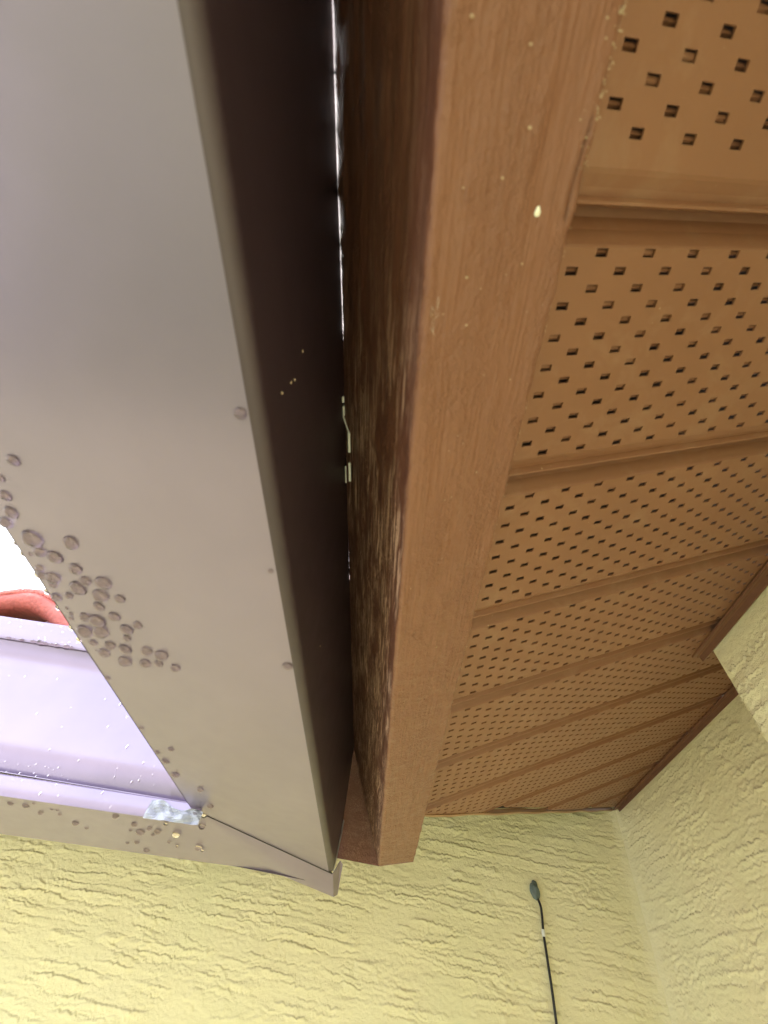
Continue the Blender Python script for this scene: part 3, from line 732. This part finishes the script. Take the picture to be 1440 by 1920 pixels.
# tiny droplets spattered on the crossing gutter (too many to count)
def bead(V, F, c, n, r, e=1.0):
    n = Vector(n).normalized(); a = n.orthogonal().normalized(); b = n.cross(a); n0 = len(V); c = Vector(c)
    up = Vector((0, 0, 1)); b = (up - n * up.dot(n)); b = b.normalized() if b.length > .01 else n.cross(a); a = n.cross(b)
    V.append(tuple(c + n * r * .7))
    for k in range(8):
        t = 2 * math.pi * k / 8; V.append(tuple(c + (a * math.cos(t) + b * math.sin(t) * e) * r * .75 + n * r * .45))
    for k in range(8):
        t = 2 * math.pi * k / 8; V.append(tuple(c + (a * math.cos(t) + b * math.sin(t) * e) * r - n * r * .1))
    for k in range(8):
        j = (k + 1) % 8; F.append((n0, n0+1+k, n0+1+j)); F.append((n0+1+k, n0+9+k, n0+9+j, n0+1+j))
V = []; F = []
def face_y(z):
    if z < .128: return YG - .0015
    if z < .160: return YG + .0116 * (1 - math.sin(min(1, max(0, (z - .130) / .03)) * math.pi / 2))
    return YG + .0002
for x, y, z, r in DROPS_face: bead(V, F, (x, face_y(z - .034 * (x + .25) if z < .2 else z), z), (0, -1, -.15), r * .48, 1.5)
for i in range(300):
    x = random.uniform(-.75, -.22); z = random.uniform(.2675, .2960)
    bead(V, F, (x, YG - .0150 + (z - .267) * .1, z), (0, -1, 0), random.choice((.0005, .0007, .0009, .0013)) * random.uniform(.8, 1.2), random.uniform(.7, 1.3))
for i in range(120):
    a_, b__ = random.random(), random.random(); x = -.50 + .1 * a_; z = .302 + .08 * b__
    if (x + .534) / .042 * .078 + .2995 > z: bead(V, F, (x, YG + .004 + (z - .30) * .4, z), (0, -1, -.2), random.uniform(.0006, .0014), 1.1)
me = mesh('droplet_spatter', V, F, (-.45, YG, .2)); me.materials.append(WATER)
o = link('droplet_spatter', me, None, loc=(-.45, YG, .2), smooth=True)
tag(o, 'fine spatter of tiny rain droplets on the front of the crossing gutter', 'droplets', kind='stuff')
# few specks on the dark back panel of the overhead gutter
V = []; F = []
for (x, y, z) in [(-.0588, .0571, .1464), (-.0588, .057, .1619), (-.0588, .0566, .1573), (-.0588, .049, .175), (-.0588, .235, .160)]:
    bead(V, F, (XI + .0002, y, z), (1, 0, 0), .0006, 1.0)
tag(link('dust_specks', mesh('dust_specks', V, F, (XI, .1, .15)), GRIT, loc=(XI, .1, .15)), 'few tiny pale specks on the dark back of the overhead gutter', 'specks', kind='stuff')

# ------------------------------------------------------------------ marks on the overhead fascia (u, y, n)
def fw(u, y, n): return (u * CT - n * ST, y, u * ST + n * CT)
nrm = (ST, 0, -CT)
def splat(c, r, e, seed):
    rnd = random.Random(seed); V = []; F = []; cen = Vector(fw(*c)); a = Vector((CT, 0, ST)); b = Vector((0, 1, 0)); n = Vector(nrm)
    N_ = 22; V.append((n * r * .30)[:])
    for rr, hh_ in ((.6, .24), (1.0, -.1)):
        for k in range(N_):
            t = 2 * math.pi * k / N_; w = rr * r * (1 + .1 * math.sin(3 * t + seed) + .06 * rnd.uniform(-1, 1))
            tail = 1
            V.append((a * math.cos(t) * w + b * (-math.sin(t)) * w * e * tail + n * hh_ * r)[:])
    for k in range(N_):
        j = (k + 1) % N_; F.append((0, 1 + k, 1 + j)); F.append((1 + k, 1 + N_ + k, 1 + N_ + j, 1 + j))
    return V, F, cen
V, F, cen = splat((.0918, -.0016, NB - .0004), .0010, 1.35, 3)
me = mesh('bird_dropping', V, F); o = link('bird_dropping', me, DROPWHITE, loc=(cen.x, cen.y, cen.z), smooth=True)
tag(o, 'small white oval dropping splash on the underside of the overhead fascia', 'bird dropping')
V = []; F = []
for u, y in [(.0800, -.0350), (.0631, -.0378), (.0659, -.0063), (.0833, .2135), (.0601, .0264), (.0708, .0158), (.078, -.009), (.084, -.020), (.090, .012), (.073, .03), (.095, .05), (.088, .09)]:
    bead(V, F, fw(u, y, NB - .0001), nrm, random.uniform(.00022, .00048), 1.4)
for i in range(60):
    bead(V, F, fw(random.uniform(.062, .105), random.uniform(-.04, .5), NB - .0002), nrm, random.uniform(.00012, .00028), 1.2)
for i in range(90):  # glints along the right arris, painted as pale beads
    y = random.gauss(-.030, .009); bead(V, F, fw(U2 - abs(random.gauss(0, .0022)) - .0003, y, NB - .0001), nrm, random.uniform(.00008, .00030), random.uniform(.8, 2))
for i in range(90):
    y = random.uniform(0, .6); bead(V, F, fw(U2 - .0008, y, NB + .0001), nrm, random.uniform(.0001, .00026), 1.3)
tag(link('pale_specks', mesh('pale_specks', V, F, (.03, .1, .17)), GRIT, loc=(.03, .1, .17)), 'scattered tiny pale specks, grit and painted edge glints on the underside of the overhead fascia', 'specks', kind='stuff')
V = []; F = []
rnd = random.Random(8)
for i in range(7):
    c = (.0603 + rnd.uniform(-.0012, .0012), .0264 + rnd.uniform(-.003, .004)); pts = []
    d_ = rnd.uniform(0, 6.28)
    for j in range(6): pts.append(fw(c[0] + .0005 * j * math.cos(d_) + rnd.uniform(-.0002, .0002), c[1] + .0007 * j * math.sin(d_), NB - .0004 - .0002 * rnd.random()))
    V2, F2 = tube(pts, .000028, 4); n = len(V); V += V2; F += [tuple(n + a for a in f) for f in F2]
o = link('cobweb', mesh('cobweb', V, F, (0, .03, .15)), DROPWHITE, loc=(0, .03, .15)); tag(o, 'wisp of pale cobweb on the near part of the overhead fascia', 'cobweb', kind='stuff')

# ------------------------------------------------------------------ cable hanging on the front wall
cb = empty('cable', (.286, YW - .006, .21))
tag(cb, 'thin black cable coming out of the yellow wall and hanging straight down', 'cable')
pts = [(.2815, YW - .002, .2270), (.2835, YW - .0060, .2200), (.2856, YW - .0070, .2120), (.2858, YW - .0068, .2000), (.2850, YW - .0060, .178), (.2864, YW - .0058, .14), (.2878, YW - .0060, .09), (.2890, YW - .006, -.1), (.292, YW - .006, -.8), (.29, YW - .006, -CZ + .01)]
def smooth_pts(p, n=6):
    p = [Vector(a) for a in p]; out = []
    for i in range(len(p) - 1):
        a, b, c_, d_ = p[max(i-1, 0)], p[i], p[i+1], p[min(i+2, len(p)-1)]
        for j in range(n):
            t = j / n; out.append(.5 * ((2*b) + (c_-a)*t + (2*a-5*b+4*c_-d_)*t*t + (3*b-a-3*c_+d_)*t**3))
    out.append(p[-1]); return out
V, F = tube(smooth_pts(pts), .0021, 10); link('wire', mesh('wire', V, F, loc3(cb)), CABLE, cb, smooth=True)
V, F = tube([(.2849, YW - .0060, .1835), (.2851, YW - .0060, .1745)], .0029, 12); link('clip', mesh('clip', V, F, loc3(cb)), WHITE, cb)
V = []; F = []; N_ = 24
bmx = bmesh.new(); bmesh.ops.create_icosphere(bmx, subdivisions=4, radius=1)
for v in bmx.verts:
    c = v.co; k_ = 1 + .24 * float(pn(np.array(c.x * 1.7 + 9), np.array(c.z * 1.7 + c.y), 601))
    taper = 1 - .35 * max(0, -c.z)
    v.co = Vector((c.x * .0084 * k_ * taper + .0014 * c.z * -.5, c.y * .0058 * k_, c.z * .0140 * k_))
me = bpy.data.meshes.new('sealant_blob'); bmx.to_mesh(me); bmx.free()
o = link('sealant_blob', me, SEAL, loc=(.2795, YW - .0035, .2335), smooth=True)
tag(o, 'grey green blob of sealant on the yellow wall where the black cable enters', 'sealant')
